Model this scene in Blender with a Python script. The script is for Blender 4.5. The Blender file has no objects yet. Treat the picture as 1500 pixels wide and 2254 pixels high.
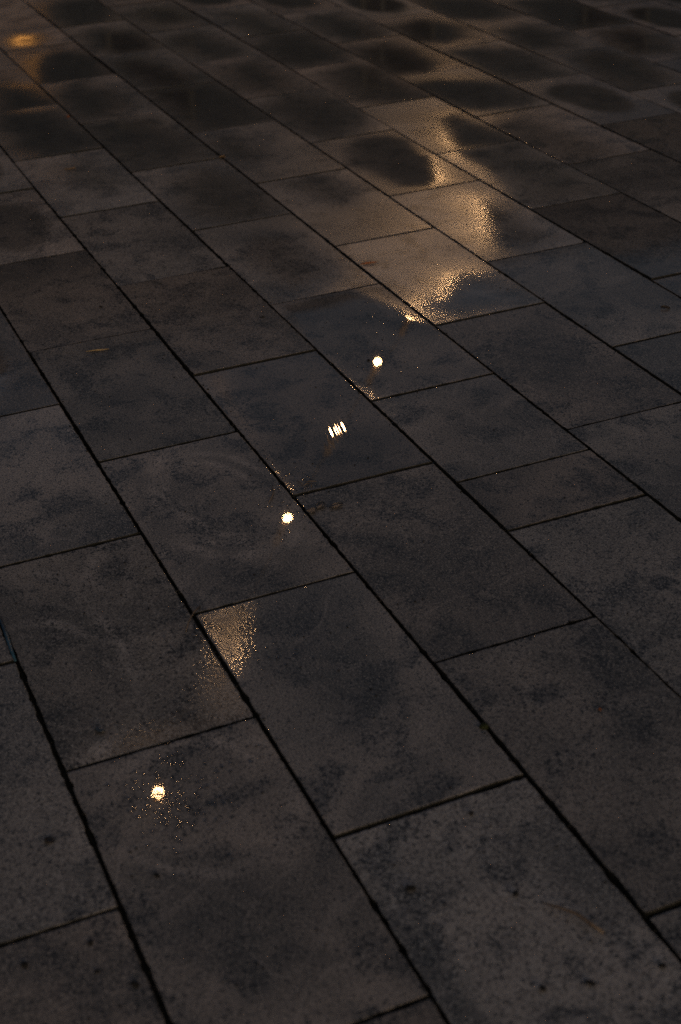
import bpy, bmesh, math, random
from mathutils import Vector, Matrix, noise
random.seed(7)
scene = bpy.context.scene
R = math.radians

# ------------------------------------------------------------------ camera
CAM_H = 1.4164
cam_data = bpy.data.cameras.new("camera")
cam = bpy.data.objects.new("camera", cam_data)
scene.collection.objects.link(cam)
cam.matrix_world = Matrix((
    (-0.39658029, 0.45235998, -0.79880819, 0.0),
    (-0.91730052, -0.22923615, 0.32559261, 0.0),
    (-0.03583065, 0.86187078, 0.50586058, CAM_H),
    (0, 0, 0, 1)))
cam_data.sensor_width = 36.0
cam_data.lens = 3300.65 / 2254.0 * 36.0
cam_data.clip_start = 0.05
cam_data.clip_end = 2000.0
cam_data.dof.use_dof = True
cam_data.dof.focus_distance = 3.0
cam_data.dof.aperture_fstop = 4.0
scene.camera = cam

# ------------------------------------------------------------------ dusk sky, weak sun below the roofs, exposure
world = bpy.data.worlds.new("World")
scene.world = world
world.use_nodes = True
wn = world.node_tree
wn.nodes.clear()
sky = wn.nodes.new("ShaderNodeTexSky")
sky.sky_type = 'NISHITA'
sky.sun_disc = False
SUN_EL, SUN_AZ = R(9.0), R(270.0)
sky.sun_elevation = SUN_EL
sky.sun_rotation = SUN_AZ
sky.air_density = 0.9
sky.dust_density = 8.0
bg = wn.nodes.new("ShaderNodeBackground")
bg.inputs["Strength"].default_value = 0.10
wo = wn.nodes.new("ShaderNodeOutputWorld")
wn.links.new(sky.outputs["Color"], bg.inputs["Color"])
wn.links.new(bg.outputs["Background"], wo.inputs["Surface"])

sun_data = bpy.data.lights.new("sun", 'SUN')
sun_data.energy = 0.02
sun_data.angle = R(20.0)
sun_data.color = (1.0, 0.9, 0.8)
sun = bpy.data.objects.new("sun", sun_data)
scene.collection.objects.link(sun)
sd = Vector((math.sin(SUN_AZ) * math.cos(SUN_EL), math.cos(SUN_AZ) * math.cos(SUN_EL), math.sin(SUN_EL)))
sun.rotation_euler = sd.to_track_quat('Z', 'Y').to_euler()

vs = scene.view_settings
vs.view_transform = 'Standard'
vs.look = 'None'
vs.exposure = 0.0
vs.gamma = 1.0
vs.use_curve_mapping = False
scene.cycles.use_denoising = False
scene.cycles.sample_clamp_indirect = 4.0
scene.cycles.sample_clamp_direct = 40.0
scene.cycles.max_bounces = 6
scene.cycles.caustics_reflective = False
scene.cycles.caustics_refractive = False
BULB_POWER = 420.0
LANTERN_POWER = 5.0

# ------------------------------------------------------------------ helpers
def mat(name):
    m = bpy.data.materials.new(name)
    m.use_nodes = True
    m.node_tree.nodes.clear()
    return m, m.node_tree.nodes, m.node_tree.links

class NT:
    """small wrapper that wires shader nodes"""
    def __init__(s, name):
        s.m, s.n, s.l = mat(name)
    def node(s, t, **kw):
        nd = s.n.new(t)
        for k, v in kw.items():
            setattr(nd, k, v)
        return nd
    def put(s, sock, v):
        if isinstance(v, bpy.types.NodeSocket):
            s.l.new(v, sock)
        else:
            sock.default_value = v
    def math(s, op, a, b=0.0, c=0.0, clamp=False):
        nd = s.node("ShaderNodeMath", operation=op, use_clamp=clamp)
        s.put(nd.inputs[0], a); s.put(nd.inputs[1], b); s.put(nd.inputs[2], c)
        return nd.outputs[0]
    def noise(s, vec, scale, detail=2.0, rough=0.5, dist=0.0):
        nd = s.node("ShaderNodeTexNoise")
        s.put(nd.inputs["Vector"], vec)
        nd.inputs["Scale"].default_value = scale
        nd.inputs["Detail"].default_value = detail
        nd.inputs["Roughness"].default_value = rough
        nd.inputs["Distortion"].default_value = dist
        return nd.outputs["Fac"]
    def ramp(s, fac, stops, smooth=False):
        nd = s.node("ShaderNodeMapRange")
        nd.interpolation_type = 'SMOOTHSTEP' if smooth else 'LINEAR'
        s.put(nd.inputs["Value"], fac)
        for k, v in zip(("From Min", "From Max", "To Min", "To Max"), stops):
            s.put(nd.inputs[k], v)
        return nd.outputs["Result"]
    def mix(s, fac, a, b, mode='MIX'):
        nd = s.node("ShaderNodeMix", data_type='RGBA', blend_type=mode)
        s.put(nd.inputs[0], fac); s.put(nd.inputs[6], a); s.put(nd.inputs[7], b)
        return nd.outputs[2]
    def bump(s, h, strength, dist, normal=None):
        nd = s.node("ShaderNodeBump")
        s.put(nd.inputs["Height"], h)
        s.put(nd.inputs["Strength"], strength)
        nd.inputs["Distance"].default_value = dist
        if normal is not None:
            s.put(nd.inputs["Normal"], normal)
        return nd.outputs["Normal"]
    def out(s, surf):
        o = s.node("ShaderNodeOutputMaterial")
        s.l.new(surf, o.inputs["Surface"])
        return s.m

def simple(name, col, rough=0.6, spec=0.5, var=0.35, scale=300.0, bump=0.0, coat=0.0, metal=0.0):
    t = NT(name)
    g = t.node("ShaderNodeNewGeometry")
    n = t.noise(g.outputs["Position"], scale, 3.0, 0.6)
    dark = tuple(c * (1 - var) for c in col) + (1,)
    lite = tuple(min(1, c * (1 + var)) for c in col) + (1,)
    b = t.node("ShaderNodeBsdfPrincipled")
    t.put(b.inputs["Base Color"], t.mix(t.ramp(n, (0.3, 0.7, 0, 1)), dark, lite))
    b.inputs["Roughness"].default_value = rough
    b.inputs["Specular IOR Level"].default_value = spec
    b.inputs["Metallic"].default_value = metal
    b.inputs["Coat Weight"].default_value = coat
    b.inputs["Coat Roughness"].default_value = 0.05
    if bump:
        t.put(b.inputs["Normal"], t.bump(n, 0.8, bump))
    return t.out(b.outputs[0])

def tag(o, label=None, cat=None, group=None, kind=None):
    if label: o["label"] = label
    if cat: o["category"] = cat
    if group: o["group"] = group
    if kind: o["kind"] = kind
    return o

def link(name, me, material=None, parent=None, loc=(0, 0, 0)):
    o = bpy.data.objects.new(name, me)
    if material is not None and me is not None:
        me.materials.append(material)
    scene.collection.objects.link(o)
    o.location = loc
    o.parent = parent
    return o

def mesh_from(name, verts, faces, smooth=True):
    me = bpy.data.meshes.new(name)
    me.from_pydata(verts, [], faces)
    me.update()
    if smooth:
        me.polygons.foreach_set("use_smooth", [True] * len(me.polygons))
    return me

def tube(path, radii, sides=8, flat=1.0):
    """tapering tube along a path; flat squashes it vertically"""
    vs_, fs_ = [], []
    n = len(path)
    for i, pnt in enumerate(path):
        a = Vector(path[max(i - 1, 0)]); b = Vector(path[min(i + 1, n - 1)])
        d = (b - a).normalized()
        up = Vector((0, 0, 1)) if abs(d.z) < 0.9 else Vector((1, 0, 0))
        s = d.cross(up).normalized(); u = s.cross(d).normalized()
        r = radii[i] if isinstance(radii, (list, tuple)) else radii
        for k in range(sides):
            t = 2 * math.pi * k / sides
            q = Vector(pnt) + s * (math.cos(t) * r) + u * (math.sin(t) * r * flat)
            vs_.append(tuple(q))
    for i in range(n - 1):
        for k in range(sides):
            k2 = (k + 1) % sides
            fs_.append((i * sides + k, i * sides + k2, (i + 1) * sides + k2, (i + 1) * sides + k))
    fs_.append(tuple(reversed(range(sides))))
    fs_.append(tuple(range((n - 1) * sides, n * sides)))
    return vs_, fs_

def lathe(prof, sides=20):
    vs_, fs_ = [], []
    for r, z in prof:
        for k in range(sides):
            t = 2 * math.pi * k / sides
            vs_.append((r * math.cos(t), r * math.sin(t), z))
    for i in range(len(prof) - 1):
        for k in range(sides):
            k2 = (k + 1) % sides
            fs_.append((i * sides + k, i * sides + k2, (i + 1) * sides + k2, (i + 1) * sides + k))
    fs_.append(tuple(reversed(range(sides))))
    fs_.append(tuple(range((len(prof) - 1) * sides, len(prof) * sides)))
    return vs_, fs_

# ------------------------------------------------------------------ paving material: damp concrete, water film where "film" says so
RIPPLE_DIR = tuple(v_ * 2 * math.pi / 0.0118 for v_ in (-0.210, -0.978, 0.0))
RIPPLE_AMP = 1.7e-5
def paving_material():
    t = NT("damp_concrete_paving")
    g = t.node("ShaderNodeNewGeometry")
    oi = t.node("ShaderNodeObjectInfo")
    at = t.node("ShaderNodeAttribute"); at.attribute_name = "film"
    ed = t.node("ShaderNodeAttribute"); ed.attribute_name = "edge"
    # every slab gets its own piece of the texture
    off = t.node("ShaderNodeCombineXYZ")
    t.put(off.inputs[0], t.math('MULTIPLY', oi.outputs["Random"], 37.0))
    t.put(off.inputs[1], t.math('MULTIPLY', oi.outputs["Random"], 91.0))
    va = t.node("ShaderNodeVectorMath", operation='ADD')
    t.l.new(g.outputs["Position"], va.inputs[0]); t.l.new(off.outputs[0], va.inputs[1])
    P = va.outputs[0]
    n_big = t.noise(P, 5.0, 4.0, 0.55, 0.6)
    n_mid = t.noise(P, 22.0, 5.0, 0.62, 0.8)
    n_spk = t.noise(P, 125.0, 3.0, 0.75)
    n_fin = t.noise(P, 330.0, 2.0, 0.6)
    n_cl = t.noise(P, 9.0, 6.0, 0.68, 0.4)
    sk = t.node("ShaderNodeAttribute"); sk.attribute_name = "soak_shade"
    mk = t.node("ShaderNodeAttribute"); mk.attribute_name = "stain"
    rp = t.node("ShaderNodeAttribute"); rp.attribute_name = "ripple"
    calm = t.ramp(sk.outputs['Fac'], (0.12, 0.5, 1.0, 0.15))
    # water film amount, its margin broken up by the grain of the concrete
    f = t.math('ADD', at.outputs["Fac"], t.math('MULTIPLY', t.math('SUBTRACT', n_mid, 0.5), t.math('MULTIPLY', calm, 0.30)))
    f = t.math('ADD', f, t.math('MULTIPLY', t.math('SUBTRACT', n_spk, 0.5), t.math('MULTIPLY', calm, 0.20)), clamp=True)
    f = t.math('MULTIPLY', f, t.ramp(ed.outputs['Fac'], (0.3, 0.9, 1.0, 0.25)))
    # stone colour: warm grey, cloudy grime that breaks into dark pores, a few light grains, faint curved drying marks
    col = t.mix(t.ramp(n_big, (0.32, 0.68, 0, 1)), (0.200, 0.172, 0.158, 1), (0.305, 0.255, 0.228, 1))
    cloud = t.ramp(n_cl, (0.46, 0.64, 0.0, 1.0), True)
    col = t.mix(t.math('MULTIPLY', cloud, 0.72), col, (0.075, 0.074, 0.080, 1))
    broad = t.ramp(t.noise(P, 2.4, 3.0, 0.5, 0.5), (0.44, 0.62, 0.0, 0.62), True)
    dt = t.node("ShaderNodeAttribute"); dt.attribute_name = "grime"
    broad = t.math('MAXIMUM', broad, t.math('MULTIPLY', dt.outputs['Fac'], t.ramp(n_mid, (0.3, 0.6, 0.55, 0.95))))
    col = t.mix(broad, col, (0.055, 0.054, 0.055, 1))
    mark = t.math('ABSOLUTE', t.math('SUBTRACT', t.noise(P, 3.6, 1.5, 0.45, 1.6), 0.5))
    col = t.mix(t.math('MAXIMUM', t.ramp(mark, (0.0, 0.022, 0.16, 0.0), True), t.math('MULTIPLY', mk.outputs['Fac'], t.ramp(n_mid, (0.36, 0.62, 0.15, 0.72)))), col, (0.50, 0.43, 0.40, 1))
    pore = t.math('ADD', n_spk, t.math('MULTIPLY', t.math('SUBTRACT', cloud, 0.4), 0.10))
    col = t.mix(t.ramp(pore, (0.53, 0.60, 0.0, 1.0)), col, (0.022, 0.022, 0.025, 1))
    col = t.mix(t.ramp(n_fin, (0.57, 0.67, 0.0, 0.8)), col, (0.38, 0.34, 0.31, 1))
    col = t.mix(t.ramp(n_fin, (0.46, 0.36, 0.0, 0.9)), col, (0.030, 0.029, 0.030, 1))
    tint = t.ramp(oi.outputs["Random"], (0, 1, 0.74, 1.40))
    r2 = t.math('FRACT', t.math('MULTIPLY', oi.outputs["Random"], 7.31))
    cc = t.node("ShaderNodeCombineColor")
    t.put(cc.inputs[0], t.math('MULTIPLY', tint, t.ramp(r2, (0, 1, 0.96, 1.08))))
    t.put(cc.inputs[1], tint)
    t.put(cc.inputs[2], t.math('MULTIPLY', tint, t.ramp(r2, (0, 1, 1.06, 0.97))))
    col = t.mix(1.0, col, cc.outputs[0], 'MULTIPLY')
    # wet stone is darker; with distance, shade for dimmer light is painted in
    col = t.mix(t.math('MULTIPLY', f, 0.5), col, (0.030, 0.032, 0.036, 1))
    col = t.mix(t.math("MULTIPLY", sk.outputs["Fac"], t.ramp(f, (0.1, 0.8, 0.45, 1.05))), col, (0.009, 0.0115, 0.0155, 1))
    col = t.mix(t.ramp(ed.outputs["Fac"], (0.5, 1.0, 0.0, 1.0)), col, (0.016, 0.016, 0.015, 1))
    hb = t.math('ADD', t.math('MULTIPLY', n_spk, 0.7), t.math('MULTIPLY', n_fin, 0.45))
    nb = t.bump(hb, 0.9, 0.0016)
    rip = t.noise(P, 9.0, 1.0, 0.4)
    grain = t.math('MULTIPLY', t.ramp(f, (0.35, 0.62, 0.12, 1.0)), t.ramp(f, (0.62, 0.92, 1.0, 0.0)))
    nc0 = t.bump(rip, 0.5, 0.0002)
    # standing ripples on one patch of the water film
    wv = t.node("ShaderNodeVectorMath", operation='DOT_PRODUCT')
    t.l.new(g.outputs["Position"], wv.inputs[0]); wv.inputs[1].default_value = RIPPLE_DIR
    rw = t.math('MULTIPLY', t.math('SINE', wv.outputs["Value"]), rp.outputs["Fac"])
    nc0 = t.bump(rw, 1.0, RIPPLE_AMP, nc0)
    n_gr = t.noise(P, 190.0, 1.5, 0.5)
    nc = t.bump(n_gr, t.math('MULTIPLY', t.math('MULTIPLY', grain, calm), 0.45), 0.0005, nc0)
    b = t.node("ShaderNodeBsdfPrincipled")
    t.put(b.inputs["Base Color"], col)
    b.inputs["Roughness"].default_value = 0.75
    b.inputs["Specular IOR Level"].default_value = 0.08
    t.put(b.inputs["Normal"], nb)
    ct = t.node("ShaderNodeAttribute"); ct.attribute_name = "coating"
    t.put(b.inputs["Coat Weight"], t.math("MULTIPLY", ct.outputs["Fac"], t.ramp(ed.outputs["Fac"], (0.0, 0.5, 1.0, 0.04))))
    b.inputs["Coat IOR"].default_value = 1.33
    cr = t.ramp(f, (0.05, 0.38, 0.37, 0.22))
    cr2 = t.ramp(f, (0.38, 0.62, 1.0, 0.40))
    cr3 = t.ramp(f, (0.62, 0.92, 1.0, 0.16))
    t.put(b.inputs["Coat Roughness"], t.math('MULTIPLY', t.math('MULTIPLY', cr, cr2), cr3))
    t.put(b.inputs["Coat Normal"], nc)
    return t.out(b.outputs[0])
PAVING = paving_material()

# ------------------------------------------------------------------ the ground: bedding sand under the joints, paving all around
S = 0.3 / 0.2118
COURSE, STEP = 0.300, 0.6001
sand = simple("wet_joint_sand", (0.018, 0.017, 0.015), 0.9, 0.1, 0.5, 260.0, 0.002)
me = mesh_from("ground", [(-60, -60, -0.012), (60, -60, -0.012), (60, 60, -0.012), (-60, 60, -0.012)], [(0, 1, 2, 3)], False)
tag(link("ground", me, sand), "dark sand bed under the paving joints", "ground", kind="structure")

def slab_corner(k, i):
    x0 = (1.0135 if k % 2 == 0 else 0.8) * S + STEP * i
    y0 = -0.391 * S - COURSE * (k + 1)
    return x0, y0

FILM = {
(2,8):(0.95,[(0.219,0.23),(0.265,0.181),(0.216,0.105),(0.115,0.11),(0.034,0.158),(0.049,0.24),(0.112,0.254)]),
(2,7):(1,[(0.318,0.212),(0.438,0.159),(0.446,0.073),(0.344,0.007),(0.154,0.013),(0.037,0.019),(-0.026,0.108),(-0.037,0.215),(-0.001,0.275),(0.143,0.258)]),
(3,9):(1,[(0.389,0.22),(0.51,0.147),(0.452,-0.03),(0.29,-0.016),(0.068,0.057),(-0.051,0.191),(-0.007,0.259),(0.197,0.257)]),
(3,8):(1,[(0.382,0.235),(0.455,0.167),(0.352,0.067),(0.207,0.032),(0.043,0.063),(0.029,0.181),(0.111,0.242),(0.252,0.251)]),
(3,7):(0.85,[(0.453,0.241),(0.455,0.176),(0.285,0.101),(0.067,0.064),(-0.0,0.139),(0.053,0.227),(0.226,0.263)]),
(2,6):(0.8,[(0.453,0.277),(0.536,0.17),(0.338,0.087),(0.142,0.109),(0.037,0.156),(0.03,0.255),(0.185,0.295)]),
(1,7):(0.9,[(0.327,0.141),(0.264,0.036),(-0.003,0.008),(-0.036,0.123),(0.015,0.209)]),
(1,6):(1,[(0.552,0.214),(0.513,0.038),(0.374,0.024),(0.083,-0.0),(0.012,0.027),(0.022,0.19),(0.168,0.246),(0.35,0.251)]),
(2,5):(1,[(0.592,0.297),(0.541,0.071),(0.288,0.039),(0.013,0.008),(0.009,0.279),(0.183,0.302),(0.444,0.306)]),
(3,6):(1,[(0.557,0.249),(0.55,0.033),(0.166,-0.0),(0.018,0.023),(-0.028,0.154),(0.017,0.283),(0.224,0.262)]),
(1,5):(0.7,[(0.397,0.173),(0.436,0.104),(0.23,0.06),(0.16,0.109),(0.236,0.158)]),
(2,4):(0.9,[(0.431,0.189),(0.502,0.092),(0.334,0.019),(0.061,-0.005),(0.015,0.11),(0.035,0.184),(0.128,0.234)]),
(3,5):(0.7,[(0.439,0.281),(0.489,0.216),(0.325,0.182),(0.221,0.191),(0.227,0.249),(0.331,0.288)]),
(4,6):(0.8,[(0.424,0.208),(0.472,0.089),(0.216,0.059),(0.058,0.104),(0.051,0.212),(0.157,0.268)]),
(4,5):(0.95,[(0.475,0.262),(0.572,0.138),(0.476,0.038),(0.275,0.038),(0.109,0.078),(0.028,0.195),(0.097,0.263),(0.318,0.273)]),
(4,7):(0.8,[(0.437,0.226),(0.469,0.127),(0.235,0.051),(0.036,0.085),(0.024,0.202),(0.178,0.244)]),
(4,8):(0.8,[(0.376,0.209),(0.421,0.112),(0.275,0.053),(0.135,0.079),(0.147,0.177)]),
(5,8):(0.85,[(0.466,0.182),(0.358,0.095),(0.091,0.074),(-0.065,0.055),(-0.079,0.18),(0.135,0.219)]),
(5,7):(0.9,[(0.37,0.296),(0.548,0.15),(0.478,0.038),(0.162,0.033),(0.072,0.091),(0.03,0.222),(0.118,0.298)]),
(5,6):(0.95,[(0.482,0.173),(0.539,0.073),(0.462,0.014),(0.286,0.04),(0.05,0.008),(-0.02,0.007),(0.036,0.157),(0.112,0.227),(0.344,0.196)]),
(4,4):(1,[(0.465,0.21),(0.537,0.139),(0.522,0.065),(0.47,0.025),(0.321,0.056),(0.279,0.03),(0.15,0.078),(0.065,0.105),(0.033,0.159),(0.077,0.212),(0.236,0.228),(0.326,0.249)]),
(4,3):(1,[(0.445,0.092),(0.426,0.058),(0.299,0.069),(0.166,0.058),(0.049,0.028),(0.033,0.175),(0.086,0.201),(0.189,0.172),(0.33,0.124)]),
(3,3):(1,[(0.142,0.293),(0.191,0.201),(0.25,0.12),(0.255,0.065),(0.228,0.015),(0.126,0.019),(0.018,0.004),(0.011,0.284),(0.078,0.293)]),
(2,2):(1,[(0.585,0.275),(0.591,0.089),(0.547,0.072),(0.432,0.039),(0.376,0.023),(0.287,0.001),(0.008,0.007),(0.0,0.285),(0.31,0.292)]),
(3,4):(0.85,[(0.548,0.207),(0.581,0.135),(0.527,0.084),(0.389,0.055),(0.334,0.123),(0.373,0.192)]),
(5,5):(0.95,[(0.349,0.114),(0.37,0.044),(0.205,0.028),(-0.003,0.024),(0.012,0.146),(0.019,0.207),(0.132,0.206)]),
(5,4):(1,[(0.589,0.231),(0.588,0.029),(0.383,0.032),(0.008,0.025),(0.014,0.275),(0.246,0.234),(0.467,0.223)]),
(6,5):(1,[(0.447,0.296),(0.48,0.206),(0.401,0.1),(0.287,0.032),(0.149,0.036),(0.056,0.106),(0.07,0.239),(0.142,0.305),(0.278,0.307)]),
(6,4):(0.8,[(0.48,0.289),(0.48,0.187),(0.25,0.15),(0.036,0.117),(-0.007,0.272),(0.175,0.31)]),
(6,6):(1,[(0.446,0.242),(0.466,0.134),(0.318,0.106),(0.113,0.109),(0.027,0.161),(0.055,0.269),(0.222,0.285)]),
(6,7):(0.9,[(0.474,0.194),(0.461,0.094),(0.192,0.066),(0.025,0.101),(0.013,0.227),(0.257,0.243)]),
(7,6):(0.95,[(0.527,0.256),(0.516,0.143),(0.398,0.048),(0.192,0.047),(0.043,0.058),(0.012,0.189),(0.054,0.259),(0.287,0.265)]),
(7,7):(1,[(0.413,0.238),(0.462,0.131),(0.312,0.08),(0.15,0.121),(0.097,0.209),(0.204,0.277)]),
(8,7):(1,[(0.532,0.226),(0.422,0.058),(0.236,0.024),(0.099,0.055),(0.075,0.176),(0.163,0.28),(0.346,0.274)]),
(8,6):(0.9,[(0.41,0.215),(0.44,0.114),(0.278,0.081),(0.097,0.147),(0.121,0.254),(0.223,0.277)]),
(8,5):(1,[(0.469,0.184),(0.513,0.097),(0.343,0.045),(0.093,0.074),(0.015,0.183),(0.03,0.267),(0.21,0.266)]),
(9,7):(1,[(0.564,0.198),(0.507,0.027),(0.221,-0.002),(0.058,0.057),(0.024,0.229),(0.163,0.295)]),
(9,6):(1,[(0.499,0.179),(0.483,0.082),(0.298,0.077),(0.128,0.15),(0.161,0.27),(0.319,0.25)]),
(2,3):(0.85,[(0.363,0.243),(0.476,0.162),(0.427,0.074),(0.149,0.058),(0.091,0.083),(0.034,0.17),(0.02,0.236),(0.117,0.26)]),
(1,2):(0.36,[(0.607,0.297),(0.608,0.21),(0.436,0.241),(0.259,0.266),(0.027,0.289),(-0.003,0.306),(0.156,0.3)]),
(0,1):(1,[(0.554,0.09),(0.543,0.026),(0.31,0.018),(0.068,0.008),(0.063,0.132),(0.142,0.189),(0.304,0.158),(0.476,0.145)]),
(0,0):(0.33,[(0.604,0.298),(0.603,0.188),(0.559,0.208),(0.503,0.242),(0.46,0.27),(0.421,0.303),(0.502,0.298)]),
(-1,0):(0.85,[(0.573,0.246),(0.594,0.171),(0.584,0.103),(0.499,0.069),(0.431,0.087),(0.389,0.149),(0.415,0.226),(0.476,0.267),(0.546,0.28)]),
(-1,1):(0.36,[(-0.016,0.304),(0.02,0.274),(0.019,0.163),(0.034,0.057),(0.095,0.024),(0.115,-0.002),(-0.007,-0.002),(-0.018,0.024)]),
}
for q_ in ((2, 2), (0, 1)): FILM[q_] = (1.3, FILM[q_][1])
FILM[(-1, 0)] = (0.93, FILM[(-1, 0)][1])
FILM[(-1, 1)] = (0.14, FILM[(-1, 1)][1])
FILM[(2, 8)] = (0.8, FILM[(2, 8)][1])
FILM[(0, 0)] = (0.34, FILM[(0, 0)][1])
def seg_dist(px, py, poly):
    d = 1e9; inside = False; n = len(poly)
    for a in range(n):
        x1, y1 = poly[a]; x2, y2 = poly[(a + 1) % n]
        dx, dy = x2 - x1, y2 - y1
        t = max(0, min(1, ((px - x1) * dx + (py - y1) * dy) / (dx * dx + dy * dy + 1e-12)))
        d = min(d, math.hypot(px - x1 - t * dx, py - y1 - t * dy))
        if (y1 > py) != (y2 > py) and px < (x2 - x1) * (py - y1) / (y2 - y1 + 1e-12) + x1:
            inside = not inside
    return d if inside else -d

def film_at(k, i, lx, ly, wx, wy):
    n = noise.noise(Vector((wx * 3.1, wy * 3.1, 2.0))) * 0.6 + noise.noise(Vector((wx * 9, wy * 9, 5.0))) * 0.4
    far = min(1.0, max(0.0, (wx - 2.3) / 1.6))
    base = (0.84 * (1 - far) + 0.16 * far) + 0.10 * n
    if (k, i) in BASE: base = BASE[(k, i)] + 0.10 * n
    if (k, i) in FILM:
        v, poly = FILM[(k, i)]
        soft = SOFT.get((k, i), 0.06 + 0.09 * far)
        d = seg_dist(lx, ly, poly) + n * 0.012
        w = max(0.0, min(1.0, d / soft * 0.5 + 0.5))
        w = w * w * (3 - 2 * w)
        base = base + (v - base) * w
    elif far > 0.4 and (k, i) not in BASE:
        d = 1 - ((lx / 0.6 - 0.5) / 0.36) ** 2 - ((ly / 0.3 - 0.5) / 0.36) ** 2
        w = max(0.0, min(1.0, d + 0.4 + n * 0.5))
        base = base + (0.9 - base) * w * w * (3 - 2 * w)
    return base
BASE = {(2, 1): 0.85, (1, 1): 0.88, (3, 2): 0.88, (3, 1): 0.85, (4, 2): 0.85, (5, 3): 0.85, (6, 3): 0.8, (4, 1): 0.85, (7, 4): 0.6, (2, 0): 0.85,
        (2, 2): 0.15, (3, 3): 0.12, (4, 3): 0.12, (0, 0): 0.95, (1, 2): 1.25, (0, 1): 0.85, (-1, 0): 0.82, (2, 8): 0.03, (2, 9): 0.03, (1, 8): 0.05, (1, 3): 0.6, (0, 2): 0.7, (0, 3): 0.55, (1, 4): 0.35, (2, 3): 0.2, (6, 4): 0.3}
SOFT = {(2, 2): 0.07, (0, 0): 0.07, (0, 1): 0.10, (-1, 0): 0.07, (-1, 1): 0.14, (1, 2): 0.05, (3, 3): 0.17, (4, 3): 0.20, (5, 4): 0.14, (4, 4): 0.10, (2, 8): 0.10, (5, 5): 0.14, (2, 3): 0.13}
FLAT = {(-1, 0), (0, 0), (0, 1), (1, 2), (2, 2), (3, 3), (4, 3)}

def soak_shade_at(x): return 0.88 * max(0.0, min(1.0, (x - 2.3) / 3.0))  # soaking plus dimmer far light, put into the stone colour with distance
def coat_at(k, i, x):
    """how much of the stone carries a film at all: the near slabs have mostly dried to matt"""
    c = 0.42 + 0.58 * max(0.0, min(1.0, (x - 2.5) / 0.9))
    return {(3, 2): 0.4, (4, 2): 0.45, (5, 3): 0.5, (4, 1): 0.45, (3, 1): 0.4, (6, 3): 0.6, (1, 3): 0.4, (1, 4): 0.5, (0, 3): 0.4, (0, 4): 0.45, (2, 2): 0.5, (0, 2): 0.32, (-1, 1): 0.22, (0, 0): 0.55, (1, 2): 0.6, (2, 3): 0.75}.get((k, i), c)
GRIME = {
(0,0):(0.9,[(0.476,0.188),(0.552,0.007),(0.4,0.035),(0.223,0.109),(0.213,0.189),(0.355,0.221),(0.457,0.235)]),
(-1,0):(0.9,[(0.372,0.258),(0.32,0.108),(0.205,0.063),(0.091,0.074),(0.076,0.176),(0.152,0.254)]),
(-1,1):(0.8,[(0.46,0.246),(0.46,0.118),(0.25,0.092),(0.142,0.147),(0.236,0.232)]),
(0,1):(0.8,[(0.508,0.247),(0.441,0.157),(0.285,0.119),(0.284,0.227),(0.367,0.281)]),
(1,0):(0.8,[(0.534,0.135),(0.545,-0.042),(0.39,-0.023),(0.254,0.07),(0.378,0.107)]),
(-2,0):(0.8,[(0.082,0.042),(0.08,0.018),(0.031,0.013),(0.011,0.028),(0.029,0.047)]),
(3,2):(0.8,[(0.429,0.219),(0.48,0.095),(0.235,0.063),(0.135,0.216),(0.218,0.279)]),
(2,1):(0.6,[(0.486,0.159),(0.538,0.022),(0.353,0.038),(0.308,0.168)]),
}
def grime_at(k, i, lx, ly):
    if (k, i) not in GRIME: return 0.0
    v, poly = GRIME[(k, i)]
    n = noise.noise(Vector((lx * 9, ly * 9, k + 0.3))) * 0.030 + noise.noise(Vector((lx * 30, ly * 30, 2))) * 0.012
    w = max(0.0, min(1.0, (seg_dist(lx, ly, poly) + n) / 0.06 * 0.5 + 0.5))
    return v * w * w * (3 - 2 * w)
RINGS = {(-1, 0): [((0.485, 0.150), 0.110, 0.105, 0.008), ((0.455, 0.13), 0.135, 0.140, 0.009)],
         (0, 1): [((0.33, 0.14), 0.16, 0.085, 0.007), ((0.33, 0.13), 0.21, 0.115, 0.009), ((0.42, 0.02), 0.24, 0.20, 0.008)],
         (-1, 1): [((0.20, 0.30), 0.20, 0.16, 0.010), ((0.28, 0.34), 0.30, 0.22, 0.012), ((0.42, 0.02), 0.20, 0.11, 0.010)],
         (-2, 0): [((0.25, 0.03), 0.13, 0.05, 0.012)]}
def stain_at(k, i, lx, ly):
    """pale rims left where puddles dried"""
    s = 0.0
    for (cx, cy), rx, ry, w in RINGS.get((k, i), ()):
        q = noise.noise(Vector((lx * 7, ly * 7, cx * 10))) * 0.22 + noise.noise(Vector((lx * 25, ly * 25, 3))) * 0.06
        d = (math.hypot((lx - cx) / rx, (ly - cy) / ry) - 1 + q) * min(rx, ry)
        s = max(s, math.exp(-(d / w) ** 2) * max(0.0, min(1.0, 0.55 + 1.9 * noise.noise(Vector((lx * 6, ly * 6, cx * 31))))))
    return s
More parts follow.
